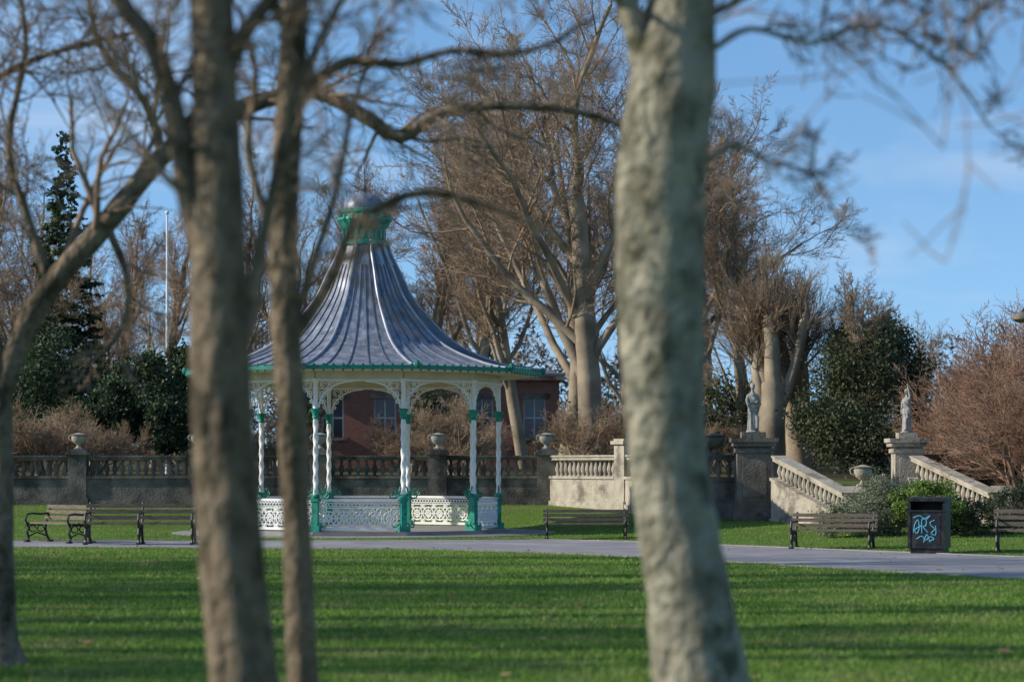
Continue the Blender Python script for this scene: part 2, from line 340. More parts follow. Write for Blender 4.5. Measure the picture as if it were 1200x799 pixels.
fg_tree('lime_tree',19.5,
 [(2,776,76),(4,762,46),(4,735,32),(3,650,26),(2,560,26),(0,480,28),(-6,420,26),(-30,300,22),(-60,150,18),(-90,-50,14),(-100,-250,6)],
 [dict(p=[(1,470,24),(22,400,30),(60,335,28),(125,262,26),(190,183,24),(245,143,21),(310,118,20),(370,108,18),(430,138,17),(470,160,16),(520,132,13),(600,124,10),(700,137,7),(790,180,4)],k=24,r=.15),
  dict(p=[(60,335,14),(30,250,11),(10,170,9),(30,60,6),(20,-30,4)],k=14,r=.34),
  dict(p=[(190,183,12),(170,120,9),(120,60,7),(100,-20,5)],k=13,r=.4),
  dict(p=[(-60,150,12),(0,90,9),(70,60,7),(150,40,5)],k=12,r=.35),
  dict(p=[(125,262,10),(150,330,7),(140,390,5),(100,430,3)],k=9,r=.34,up=-.02)],
 M_barkL,seed=8)

# ---------------------------------------------------------------- background trees
def template(name,seed,H,r,P,lean=(0,0,1)):
    random.seed(seed); out=[]; grow(out,(0,0,-.3),nrm(lean),H,r,0,P)
    return branches_mesh(name,out,[M_bg1,M_bg1t],lump=.03)
PA=dict(seg=[8,8,6,5,4,3],wob=[.07,.12,.16,.2,.22,.25],up=[.04,.06,.04,.03,.02,.0],tip=[.55,.35,.35,.35,.4,.5],kids=[9,8,8,5,5,0],start=[.28,.25,.15,.1,.1,0],ang=[.65,.65,.7,.7,.7,.7],ratio=[.95,.55,.5,.52,.6,.5],rr=[.6,.5,.5,.5,.6,.6],rmin=.0088,max=5,minz=-.2)
PB=dict(PA); PB.update(kids=[12,8,7,4,4,0],start=[.2,.2,.15,.1,.1,0],ang=[.55,.55,.6,.7,.7,.7],ratio=[.5,.5,.5,.55,.6,.5],up=[.06,.1,.06,.04,.02,0])
TA=template('bare_tree_a',21,8.5,.42,PA); TA2=template('bare_tree_a2',22,8,.38,PA,(.15,0,1)); TB=template('bare_tree_b',23,12,.26,PB); TB2=template('bare_tree_b2',29,11,.24,PB,(-.08,0,1))
PL=dict(PB); PL.update(kids=[9,6,4,3,0,0],start=[.5,.25,.2,.1,.1,0],max=3,rmin=.012,tip=[.6,.35,.35,.35,.4,.5]); TL=template('slim_tree',33,14,.3,PL); TL2=template('slim_tree2',34,13,.24,PL,(.05,0,1))
PC=dict(seg=[5,6,3,4,3],wob=[.04,.07,.1,.1,.15],up=[0,.12,.1,.06,.04],tip=[.85,.75,.6,.4,.5],kids=[6,9,9,4,0],start=[.5,.55,.3,.3,0],ang=[.5,.7,.6,.4,.5],ratio=[1.3,.26,1.6,.6,.5],rr=[.6,.35,.28,.5,.6],rmin=.009,max=4,minz=.1)
TC=template('pollard_tree',31,2.8,.4,PC)
PS=dict(seg=[4,5,4,3,3],wob=[.1,.15,.2,.2,.2],up=[.05,.05,.03,0,0],tip=[.6,.4,.4,.5,.5],kids=[7,7,6,4,0],start=[.2,.2,.15,.1,0],ang=[.7,.7,.7,.7,.7],ratio=[.8,.6,.6,.6,.5],rr=[.6,.5,.55,.6,.6],rmin=.006,max=4,minz=-.1)
def shrub(name,seed,mats,H=1.5,stems=6,P=PS,r=.05):
    random.seed(seed); out=[]
    for s in range(stems):
        a=s/stems*6.28+random.random(); grow(out,(math.cos(a)*.3,math.sin(a)*.3,-.1),nrm((math.cos(a)*.5,math.sin(a)*.5,1)),H*random.uniform(.7,1.2),r,0,P)
    return branches_mesh(name,out,mats)
SA=shrub('shrub_a',41,[M_bg1,M_bg1t]); SB=shrub('shrub_b',42,[M_bg1,M_bg1t],1.8,5)
def place(name,me,u,d,sc,rot,sz=None):
    x=(u-600)/F*d; z=float(hgt(x,d)); s=sc if sz is None else (sc,sc,sz); return obj(name,me,(x,d,z),rot,s)
for (me,u,d,sc,rot) in [(TA,700,80,1.12,2.0),(TA2,662,86,.98,.4),(TB,545,99,1.05,1),(TB2,480,102,1.0,3),(TB2,415,104,.9,2),(TA,330,100,.76,5),(TB,255,94,.75,.5),(TB2,180,98,.78,4),(TA2,110,92,.6,1.7),(TA,30,88,.6,3.3),(TB,-40,88,.8,2),(TA,790,100,.95,4),(TB,835,98,1.0,2.6),(TB2,930,108,.68,.2),(TA2,870,112,.8,5),(TB2,1010,110,.52,3),(TB,1090,105,.4,3),(TB2,1170,112,.4,1.4),(TB,615,92,.95,4),(TA,1290,80,.5,2),(TB2,120,112,.85,3),(TB,10,106,.78,.7),(TB2,740,118,1.1,5),(TB2,870,84,.72,1.2),(TB,985,80,.42,2.2),(TA2,575,118,1.0,2.9)]:
    place('bare_tree',me,u,d,sc,rot)
place('pollarded_tree',TC,903,74,1.15,.5); place('pollarded_tree',TC,938,76,1.15,3.1); 
thk=empty('shrub_thicket')
random.seed(5)
for k in range(34):
    u=-60+k*39+random.uniform(-16,16); d=random.uniform(71,90)
    if 900<u<1060 and d<76: d=80
    if 380<u<480 or 585<u<655: continue
    x=(u-600)/F*d
    obj('shrub',SA if random.random()<.5 else SB,(x,d,float(hgt(x,d))),random.uniform(0,6),random.uniform(.6,1.0),thk)
for k,x in enumerate((-8.6,-4.3,-2.4,1.9)):
    obj('shrub',SA if k%2 else SB,(x,93.5+random.random(),1.4),random.uniform(0,6),random.uniform(.7,1.0),thk)
for (me,x,y,sc,rot) in [(TL,-10.5,17.2,.9,1),(TL2,-12,20.5,1,2),(TL,-10.5,24,.95,3),(TL2,-12.5,26.5,1,2.2),(TL,-11,29.6,.9,4),(TL2,-13,32.5,1,5),(TL,-12.5,35.2,.9,0),(TL2,-14,38,1,1),(TL2,-16,40.5,.8,3),(TB2,-20,22,.9,3),(TB,-19,31,.8,0),(TA,-23,36,.8,0),(TB2,-20,17,.9,0),(TB,-24,26,.9,2)]:
    obj('bare_tree',me,(x,y,0),rot,sc)

# ---------------------------------------------------------------- foliage masses
def leafcloud(blobs,n,size,noise=.25,shell=.55):
    vols=np.array([b[1][0]*b[1][1]*b[1][2] for b in blobs])**.67; cnt=(n*vols/vols.sum()).astype(int); PP=[]
    for (c,r),m in zip(blobs,cnt):
        K=max(8,int(m/160)); dv=rng.normal(0,1,(K,3)); dv/=np.linalg.norm(dv,axis=1,keepdims=True); cc=dv*(shell+(1-shell)*rng.uniform(0,1,(K,1))**.5)
        cc*=rng.uniform(.8,1.12,(K,1))
        idx=rng.integers(0,K,m); p=cc[idx]+rng.normal(0,noise*.6,(m,3))*np.array([1,1,.7])
        PP.append(np.array(c)+p*np.array(r))
    P=np.concatenate(PP); m=len(P); a=rng.normal(0,1,(m,3)); a/=np.linalg.norm(a,axis=1,keepdims=True); b=np.cross(a,rng.normal(0,1,(m,3))); b/=np.linalg.norm(b,axis=1,keepdims=True)
    s=size*rng.uniform(.6,1.3,(m,1)); V=np.stack([P-a*s,P-b*s*.5,P+a*s,P+b*s*.5],1)
    return V.reshape(-1,3),np.arange(m*4).reshape(-1,4)
def bush(name,blobs,n,size,m,**k):
    V,Q=leafcloud(blobs,n,size,**k); return obj(name,quadmesh(name,V,Q,[m]))
def wb(u,v,d,ru,rv,ry=None):
    c=W(u,v,d); r=(ru/F*d,ry or ru/F*d,rv/F*d); return (c,r)
bush('holly_bush',[wb(165,470,74,45,50),wb(200,500,72,30,35),wb(130,495,73,30,35),wb(215,450,76,25,45)],26000,.07,M_evg)
bush('laurel_hedge',[wb(40,460,78,50,60),wb(85,500,74,30,30),wb(10,510,74,40,30),wb(60,420,80,30,40),wb(100,455,80,26,40)],26000,.07,M_evg,noise=.4)
bush('ivy_clad_tree',[wb(1010,440,73,42,50),wb(1050,430,75,30,42),wb(965,490,72,36,40),wb(1010,510,71,45,40),wb(1030,395,76,24,24),wb(985,410,74,22,26),wb(1070,480,75,20,40)],40000,.06,M_ivy,shell=.25,noise=.5)
random.seed(9)
out=[]; grow(out,(0,0,-.3),(0,0,1),4.5,.25,0,PB); obj('bare_tree',branches_mesh('ivy_trunk',out,[M_bg1,M_bg1t]),( (1015-600)/F*73,73.4,1.2))
bush('evergreen_shrub',[wb(700,505,82,40,35),wb(545,500,84,24,36),wb(850,480,84,40,45),wb(800,500,80,40,35),wb(350,480,84,30,50),wb(500,490,86,24,36)],20000,.07,M_ivy,noise=.4,shell=.2)
bush('variegated_shrub',[wb(1083,585,50,38,22),wb(1110,598,49,20,18),wb(1055,595,50,20,18)],18000,.028,M_lshrub)
bush('lavender_shrub',[wb(1015,603,50.5,40,28),wb(985,612,50,26,20),wb(1035,598,50.5,28,36),wb(1030,575,53,18,16)],24000,.025,M_gshrub,noise=.35)
bush('ground_cover_shrub',[wb(1150,610,50,40,26),wb(1190,600,52,34,34),wb(1125,612,49,22,20)],20000,.03,M_ivy)
blobs=[]
for k in range(26):
    rr=1.9*(1-k/27)+.12
    for q in range(5):
        a=random.uniform(0,6.28); blobs.append((((75-600)/F*86+math.cos(a)*rr*.6,86+math.sin(a)*rr*.6,3.2+k*.4),(rr*.5,rr*.5,.26)))
bush('conifer_tree',blobs,24000,.08,M_evg,noise=.3,shell=.1)
m=80000; xx=rng.uniform(-60,60,m); yy=rng.uniform(122,132,m); top=4.9+1.4*np.sin(xx*.35)+1.1*np.sin(xx*.9+1)+.8*np.sin(xx*2.3); top=np.where(xx>12,top-.12*(xx-12),top)
zz=1+rng.uniform(0,1,m)**.8*top*1.15; P=np.stack([xx,yy,zz],-1); a=rng.normal(0,1,(m,3)); a/=np.linalg.norm(a,axis=1,keepdims=True); b_=np.cross(a,rng.normal(0,1,(m,3))); b_/=np.linalg.norm(b_,axis=1,keepdims=True)
V=np.stack([P-a*.22,P-b_*.05,P+a*.22,P+b_*.05],1)
obj('distant_woodland',quadmesh('distant_woodland',V.reshape(-1,3),np.arange(m*4).reshape(-1,4),[M_wood]))
PR=dict(PS); PR.update(kids=[7,7,6,4,0],up=[.08,.08,.05,.02,0],rmin=.0055)
R1=shrub('red_shrub_a',51,[M_red,M_red],2.0,7,PR,.05); R2=shrub('red_shrub_b',52,[M_red,M_red],2.0,7,PR,.05)
for (me,u,d,sc,rot) in [(R1,1165,62,1.15,0),(R2,1205,60,1.4,1),(R1,1225,57,1.25,2),(R2,1130,66,1.0,3),(R1,1195,66,1.55,4),(R2,1250,62,1.5,4),(R2,1115,60,.6,1)]:
    place('red_stemmed_shrub',me,u,d,sc,rot)

# ---------------------------------------------------------------- brick house
mb=MB(); hx0,hx1,hy=-9.0,1.9,97; hz0,hz1=1.2,5.0
wins=[(-7.2,2.9),(-5.1,2.9),(-3.2,2.9),(-1.2,2.9),(.9,2.9)]
xsw=[hx0]; 
for (c,z) in wins: xsw+= [c-.45,c+.45]
xsw.append(hx1)
for k in range(0,len(xsw),2): mb.box(((xsw[k]+xsw[k+1])/2,hy+.15,(hz0+hz1)/2),(xsw[k+1]-xsw[k],.3,hz1-hz0),m=0)
for (c,z) in wins:
    mb.box((c,hy+.15,(hz0+2.7)/2),(.9,.3,2.7-hz0)); mb.box((c,hy+.15,(4.3+hz1)/2),(.9,.3,hz1-4.3))
    mb.box((c,hy+.22,3.5),(.9,.04,1.6),m=1)
    mb.box((c,hy+.17,3.5),(.05,.05,1.6),m=2); mb.box((c,hy+.172,3.5),(.9,.05,.06),m=2)
    for s in (-.42,.42): mb.box((c+s,hy+.168,3.5),(.07,.06,1.6),m=2)
    mb.box((c,hy-.02,2.65),(1.2,.2,.12),m=3); mb.box((c,hy-.01,4.38),(1.2,.1,.2),m=3)
mb.box(((hx0+hx1)/2,hy+4,(hz0+hz1)/2),(hx1-hx0-.01,7.4,hz1-hz0-.01),m=0)
mb.box(((hx0+hx1)/2,hy-.05,hz1+.08),(hx1-hx0+.4,.5,.16),m=3)
mb.prism((hx0-.2,hy+4),(hx1+.2,hy+4),8.6,hz1+.17,hz1+.25,hz1+.17,hz1+.25,m=4)
zr=hz1+.26; mb.add([(hx0-.2,hy-.3,zr),(hx1+.2,hy-.3,zr),(hx1-2,hy+4,zr+.6),(hx0+2,hy+4,zr+.6),(hx0-.2,hy+8.3,zr),(hx1+.2,hy+8.3,zr)],[(0,1,2,3),(1,5,2),(5,4,3,2),(4,0,3)],4)
mb.box((-6.5,hy+5,hz1+1),(1.1,.7,2.4),m=0); mb.box((-6.5,hy+5,hz1+2.3),(1.25,.85,.2),m=3)
mb.build('brick_house',[M_brick,M_glass,M_wframe,M_stoneD,M_slate],smooth=False)

# ---------------------------------------------------------------- balustrades
balprof=[(.06,0),(.06,.04),(.035,.06),(.045,.1),(.07,.2),(.062,.27),(.035,.38),(.03,.44),(.05,.46),(.05,.5)]
def balustrade(mb,p0,p1,g0,g1,t0,t1,rail=.13,bal=.5,th=.38,m=0,sp=.21):
    mb.prism(p0,p1,th,g0-.5,t0-rail-bal,g1-.5,t1-rail-bal,m)
    mb.prism(p0,p1,th+.08,t0-rail-bal,t0-rail-bal+.07,t1-rail-bal,t1-rail-bal+.07,m)
    mb.prism(p0,p1,th+.1,g0-.5,g0+.14,g1-.5,g1+.14,m)
    mb.prism(p0,p1,th*.8,t0-rail,t0-.045,t1-rail,t1-.045,m); mb.prism(p0,p1,th,t0-.05,t0,t1-.05,t1,m)
    L=math.dist(p0,p1); n=int(L/sp)
    for k in range(n):
        t=(k+.5)/n; x=p0[0]+(p1[0]-p0[0])*t; y=p0[1]+(p1[1]-p0[1])*t; tz=t0+(t1-t0)*t; b=tz-rail-bal+.06
        s=(bal-.05)/.5; mb.lathe([(r*1.05,z*s) for r,z in balprof],(x,y,b),8,m)
def pier(mb,x,y,g,t,w=.5,rot=0,m=0):
    mb.box((x,y,(g-.5+t)/2),(w,w,t-g+.5),rot,m); mb.box((x,y,t+.04),(w+.14,w+.14,.09),rot,m); mb.box((x,y,t+.11),(w+.02,w+.02,.06),rot,m); mb.box((x,y,g+.1),(w+.12,w+.12,.22),rot,m)
def urn(name,x,y,z,s=1,m=None):
    mb=MB(); mb.box((0,0,.03),(.26,.26,.06))
    mb.lathe([(.12,.06),(.06,.1),(.05,.15),(.09,.18),(.17,.24),(.21,.32),(.22,.4),(.19,.42),(.23,.44),(.25,.47),(.2,.475),(.1,.5),(.03,.52)],n=16,fold=lambda a,zz:1+.03*math.sin(8*a))
    for sg in (-1,1): mb.tube([(sg*.2,0,.28),(sg*.28,0,.32),(sg*.3,0,.4),(sg*.24,0,.45)],.02,6)
    o=mb.build(name,[m or M_stone],loc=(x,y,z)); o.scale=(s,s,s)
us=[-323,-185,-46,92,232,375,513,640]; ux=[(u-600)/F*66.2 for u in us]
mb=MB(); T=1.87
for k in range(len(ux)-1):
    balustrade(mb,(ux[k]+.25,66.2),(ux[k+1]-.25,66.2),.5,.5,T,T)
for x in ux: pier(mb,x,66.2,.5,T+.02)
for k in range(4): 
    x0=ux[0]-3.3*(k+1); balustrade(mb,(x0+.25,66.2),(x0+3.3-.25,66.2),.5,.5,T,T); pier(mb,x0,66.2,.5,T+.02)
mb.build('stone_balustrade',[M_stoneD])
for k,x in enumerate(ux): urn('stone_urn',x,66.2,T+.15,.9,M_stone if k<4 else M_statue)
mb=MB()
balustrade(mb,(1.2,66.0),(2.85,63.3),.5,.45,T,T); pier(mb,3.0,63.0,.45,2.15,.5,.5); balustrade(mb,(3.12,62.7),(3.95,58.5),.45,.3,T,T)
mb.build('stone_balustrade',[M_stone])
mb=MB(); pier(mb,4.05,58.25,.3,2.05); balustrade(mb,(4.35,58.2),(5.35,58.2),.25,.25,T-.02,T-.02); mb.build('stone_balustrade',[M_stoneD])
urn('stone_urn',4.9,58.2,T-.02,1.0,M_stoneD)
def pedestal(name,x,y,g,t,w,m):
    mb=MB(); mb.box((0,0,(g-.5+t)/2),(w,w,t-g+.5)); mb.box((0,0,t-.25),(w+.1,w+.1,.1)); mb.box((0,0,t-.1),(w+.2,w+.2,.1)); mb.box((0,0,t),(w+.3,w+.3,.1)); mb.box((0,0,t+.12),(w*.7,w*.7,.14)); mb.box((0,0,g+.12),(w+.16,w+.16,.3)); mb.box((0,0,g+.32),(w+.08,w+.08,.1))
    mb.box((0,-w/2-.012,(g+t)/2+.1),(w*.68,.03,(t-g)*.45)); return mb.build(name,[m],smooth=False,loc=(x,y,0),rot=0)
pedestal('statue_pedestal',5.75,57.75,.2,2.2,.82,M_stoneD)
pedestal('statue_pedestal',9.6,58.8,.25,2.2,.66,M_stone)
mb=MB(); balustrade(mb,(6.3,57.2),(7.5,53.7),.2,.15,1.83,.98,m=0,bal=.46); pier(mb,7.6,53.4,.12,1.0,.46,-.3); mb.build('stair_balustrade',[M_stone])
mb=MB(); balustrade(mb,(9.75,58.3),(10.95,54.8),.2,.15,1.83,.98,m=0,bal=.46); pier(mb,11.05,54.5,.12,1.0,.46,-.3); mb.build('stair_balustrade',[M_stone])
mb=MB(); D=(.324,-.946); a=math.atan2(.324,.946)
for k in range(8):
    t=.3+k*.45; cx=8.0+D[0]*t; cy=57.7+D[1]*t; z=1.15-k*.125; mb.box((cx,cy,z/2-.15),(3.15,.452,z+.3-.001*k),a)
mb.build('stone_steps',[M_stone],smooth=False)
urn('stone_urn',7.75,53.4,1.12,.95,M_stone)
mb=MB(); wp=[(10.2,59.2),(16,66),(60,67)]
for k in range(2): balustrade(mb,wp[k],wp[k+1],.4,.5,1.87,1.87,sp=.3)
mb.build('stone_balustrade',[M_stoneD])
def statue(name,x,y,z,H,rot,raised):
    mb=MB()
    mb.lathe([(.2,0),(.21,.03),(.19,.05)],n=16)
    mb.lathe([(.17,.04),(.165,.2),(.15,.4),(.145,.55),(.15,.66),(.135,.76),(.115,.84),(.13,.95),(.155,1.05),(.15,1.12),(.07,1.18),(.045,1.22),(.045,1.28)],n=36,fold=lambda a,zz:1+(.09*math.sin(8*a+zz*2.5) if zz<.8 else .03*math.sin(6*a+zz*5)),sy=.78)
    mb.ell((.0,-.01,1.36),(.07,.08,.1)); mb.ell((0,.04,1.39),(.075,.075,.08)); mb.ell((0,-.09,1.35),(.014,.02,.02)); mb.ell((0,.1,1.37),(.04,.05,.04))
    if raised: mb.tube([(.13,0,1.1),(.17,-.03,1.22),(.13,-.05,1.38),(.09,-.05,1.52)],[.05,.045,.035,.025],8); mb.ell((.085,-.05,1.56),(.03,.03,.045))
    else: mb.tube([(.14,0,1.1),(.2,-.02,.95),(.2,-.09,.82),(.08,-.16,.88)],[.05,.045,.038,.028],8); mb.ell((.06,-.17,.9),(.035,.03,.03))
    mb.tube([(-.14,0,1.1),(-.19,0,.95),(-.17,-.05,.8),(-.15,-.09,.68)],[.05,.045,.036,.025],8); mb.ell((-.145,-.1,.65),(.028,.03,.04))
    mb.tube([(-.15,.02,1.12),(0,-.13,.98),(.16,-.06,.78),(.17,.08,.5)],[.04,.05,.05,.03],8)
    mb.tube([(.08,-.1,.5),(.09,-.14,.38),(.09,-.13,.1)],[.06,.055,.05],8)
    o=mb.build(name,[M_statue],loc=(x,y,z),rot=rot); k=H/1.48; o.scale=(k,k,k)
    r=o.modifiers.new('r','REMESH'); r.mode='VOXEL'; r.voxel_size=.014; r.use_smooth_shade=True
statue('stone_statue',5.75,57.75,2.38,1.2,.3,False); statue('stone_statue',9.6,58.8,2.38,1.1,-.9,True)

# ---------------------------------------------------------------- bandstand
bs=empty('bandstand',(BX,BY,0)); R=3.2; A0=math.radians(-90+19.5)
ang=[A0+k*math.radians(36) for k in range(10)]
def pol(r,a,z): return (r*math.cos(a),r*math.sin(a),z)
mb=MB(); mb.lathe([(3.45,-.1),(3.45,.05),(3.38,.05),(3.38,.1),(.01,.101)],n=10,rot=A0); mb.build('floor',[M_floor],smooth=False,parent=bs)
mb=MB()
for a in ang:
    x,y,_=pol(R,a,0)
    mb.box((x,y,.16),(.26,.26,.14),a,1); mb.box((x,y,.5),(.13,.13,.6),a,1); mb.box((x,y,.82),(.18,.18,.07),a,1)
    mb.lathe([(.09,.85),(.1,.9),(.06,.94)],(x,y,0),12,1)
    V=[];Fc=[];sd=12
    for i in range(61):
        z=.94+1.72*i/60
        for k in range(sd):
            t=2*math.pi*k/sd; r=.055+.008*math.cos(2*t-z*20); V.append((x+r*math.cos(t),y+r*math.sin(t),z))
    for i in range(60):
        for k in range(sd): Fc.append((i*sd+k,i*sd+(k+1)%sd,(i+1)*sd+(k+1)%sd,(i+1)*sd+k))
    mb.add(V,Fc,0)
    mb.lathe([(.065,2.64),(.08,2.67),(.07,2.7),(.075,2.76),(.115,2.84),(.12,2.87),(.07,2.88)],(x,y,0),12,1,fold=lambda q,z:1+.06*math.sin(6*q))
    mb.lathe([(.055,2.88),(.052,3.2),(.052,3.45),(.09,3.5),(.09,3.56)],(x,y,0),10,0)
    for sg in (-1,1):
        tx,ty=-math.sin(a)*sg,math.cos(a)*sg
        sc=[(.08,.95),(.14,.9),(.22,.86),(.3,.87),(.33,.93),(.28,.96),(.25,.91)]
        mb.tube([(x+tx*q,y+ty*q,z) for q,z in sc],.02,6,1); mb.tube([(x+tx*q,y+ty*q,z) for q,z in [(.07,1.12),(.1,1.02),(.17,.98),(.2,1.03)]],.018,6,1)
        mb.tube([(x+tx*q,y+ty*q,z) for q,z in [(.1,.3),(.16,.22),(.24,.2),(.26,.26)]],.018,6,1)
mb.build('columns',[M_white,M_green],parent=bs)
mb=MB()
for k in range(10):
    a,b=ang[k],ang[(k+1)%10]; p=Vector(pol(R,a,0)); q=Vector(pol(R,b,0)); Ls=(q-p).length; t=(q-p)/Ls
    def E(s,z): v=p+t*s; return (v.x,v.y,z)
    for mir in (0,1):
        g=(lambda s,z:E(s,z)) if not mir else (lambda s,z:E(Ls-s,z))
        arc=[g(.07+.78*(1-math.cos(th)),2.9+.6*math.sin(th)) for th in np.linspace(0,math.pi/2,9)]
        mb.tube(arc,.022,5,0)
        for (s,z,r) in [(.2,3.42,.09),(.17,3.2,.07),(.36,3.45,.065),(.13,3.04,.04),(.3,3.3,.05),(.5,3.48,.045),(.62,3.5,.03)]:
            mb.tube([g(s+r*math.cos(u),z+r*math.sin(u)) for u in np.linspace(0,6.28,11)[:-1]],.013,4,0,closed=True)
            mb.tube([g(s+r*.5*math.cos(u),z+r*.5*math.sin(u)) for u in np.linspace(0,4.5,7)],.01,4,0)
    pm=(p.x,p.y);qm=(q.x,q.y)
    mb.prism(pm,qm,.1,3.53,3.72,3.53,3.72,1); mb.prism(pm,qm,.14,3.5,3.54,3.5,3.54,0)
mb.build('fretwork_brackets',[M_white,M_cream],parent=bs)
mb=MB()
for k in range(1,10):
    a,b=ang[k],ang[(k+1)%10]; p=Vector(pol(R,a,0)); q=Vector(pol(R,b,0)); Ls=(q-p).length; t=(q-p)/Ls
    def E(s,z): v=p+t*s; return (v.x,v.y,z)
    s0,s1=.12,Ls-.12; pm=E(s0,0)[:2]; qm=E(s1,0)[:2]
    mb.prism(pm,qm,.06,.78,.84,.78,.84); mb.prism(pm,qm,.05,.13,.19,.13,.19); mb.prism(pm,qm,.04,.62,.645,.62,.645)
    n=5; w=(s1-s0)/n
    for i in range(n):
        c=s0+w*(i+.5); z=.4
        for r in (w*.46,w*.24,w*.1): mb.tube([E(c+r*math.cos(u),z+r*math.sin(u)) for u in np.linspace(0,6.28,15)[:-1]],.018,4,closed=True)
        for u in np.arange(8)*math.pi/4: mb.tube([E(c+w*.1*math.cos(u),z+w*.1*math.sin(u)),E(c+w*.46*math.cos(u),z+w*.46*math.sin(u))],.016,4)
        for sx in (-1,1):
            for sz in (-1,1):
                mb.tube([E(c+sx*w*.33,z+sz*w*.33),E(c+sx*w*.5,z+sz*.21)],.016,4)
                mb.tube([E(c+sx*w*.42+.04*math.cos(u),z+sz*.17+.04*math.sin(u)) for u in np.linspace(0,6.28,8)[:-1]],.013,4,closed=True)
        for j in range(4): mb.tube([E(c+(j-1.5)*w/4+.045*math.cos(u),.71+.045*math.sin(u)) for u in np.linspace(0,6.28,9)[:-1]],.013,4,closed=True)
mb.build('lattice_panels',[M_white],parent=bs)
prof=[(4.2,3.80),(3.75,3.87),(3.37,3.97),(2.76,4.18),(2.18,4.48),(1.66,4.95),(1.15,5.56),(.86,6.16),(.65,6.57),(.54,6.9)]
P2,Zs=catmull([(r,0,z) for r,z in prof],[0]*len(prof),3); prof2=[(p[0],p[2]) for p in P2]
mb=MB(); mb.lathe(prof2,n=10,rot=A0); mb.build('roof',[M_lead],parent=bs,ang=20)
mb=MB()
for k in range(10):
    a,b=ang[k],ang[(k+1)%10]
    mb.tube([pol(r+.01,a,z+.012) for r,z in prof2],.034,6,0)
    for j in range(1,5):
        f_=j/5; pts=[]
        for r,z in prof2:
            p=Vector(pol(r,a,z+.01)); q=Vector(pol(r,b,z+.01)); pts.append(tuple(p.lerp(q,f_)))
        mb.tube(pts[: (len(pts) if j in (1,4) else len(pts)-5)],.017,5,1)
mb.build('roof_rolls',[M_seam,M_seamd],parent=bs)
mb=MB()
mb.lathe([(3.2,3.722),(4.1,3.70),(4.16,3.70),(4.22,3.73),(4.24,3.80),(4.2,3.805),(3.2,3.76)],n=10,rot=A0,m=0)
for k in range(10):
    a,b=ang[k],ang[(k+1)%10]; p=Vector(pol(4.23,a,3.76)); q=Vector(pol(4.23,b,3.76))
    mb.prism(p[:2],q[:2],.05,3.735,3.825,3.735,3.825,1)
    for i in range(12):
        c=p.lerp(q,(i+.5)/12); mb.lathe([(.03,0),(.04,.02),(.015,.05),(.004,.07)],(c.x,c.y,3.82),6,1); mb.lathe([(.005,-.05),(.025,-.02),(.03,0)],(c.x,c.y,3.735),6,1)
    mb.ell(pol(4.26,a,3.84),(.07,.07,.09),1,8)
mb.build('eaves',[M_cream,M_greenD],parent=bs,smooth=False)
mb=MB()
for a in ang: mb.prism(pol(.3,a,0)[:2],pol(3.1,a,0)[:2],.08,4.9,5.0,3.6,3.75)
mb.build('rafters',[M_cream],parent=bs,smooth=False)
mb=MB()
mb.lathe([(.6,6.82),(.6,6.9),(.5,6.92),(.48,6.98),(.48,7.2),(.5,7.22)],n=40,m=1)
for k in range(20): 
    a=k*math.pi/10; mb.box((.49*math.cos(a),.49*math.sin(a),7.06),(.05,.07,.24),a,1); 
for k in range(20):
    a=(k+.5)*math.pi/10; mb.ell((.5*math.cos(a),.5*math.sin(a),6.88),(.05,.05,.07),1,6)
mb.lathe([(.5,7.2),(.54,7.26),(.6,7.38),(.64,7.42),(.62,7.47),(.5,7.48)],n=60,m=1,fold=lambda a,z:1+(.05*math.sin(20*a) if 7.24<z<7.45 else 0))
mb.lathe([(.5,7.47),(.5,7.56),(.55,7.6),(.55,7.66),(.5,7.68)],n=40,m=1)
for k in range(16):
    a=k*math.pi/8; mb.lathe([(.05,0),(.05,.08),(.01,.16)],(.6*math.cos(a),.6*math.sin(a),7.42),6,1)
mb.lathe([(.49,7.67)]+[(.49*math.cos(t),7.69+.4*math.sin(t)) for t in np.linspace(0,1.45,9)],n=32,m=0,fold=lambda a,z:1+.03*abs(math.sin(8*a)))
mb.lathe([(.08,8.05),(.05,8.12),(.09,8.17),(.05,8.22),(.02,8.28),(.015,8.6),(.004,8.75)],n=10,m=3)
for sg in (-1,1): mb.tube([(0,0,8.35),(sg*.1,0,8.42),(sg*.13,0,8.5),(sg*.06,0,8.52)],.012,5,3)
mb.build('lantern',[M_lead,M_green,M_white,M_seamd],parent=bs)

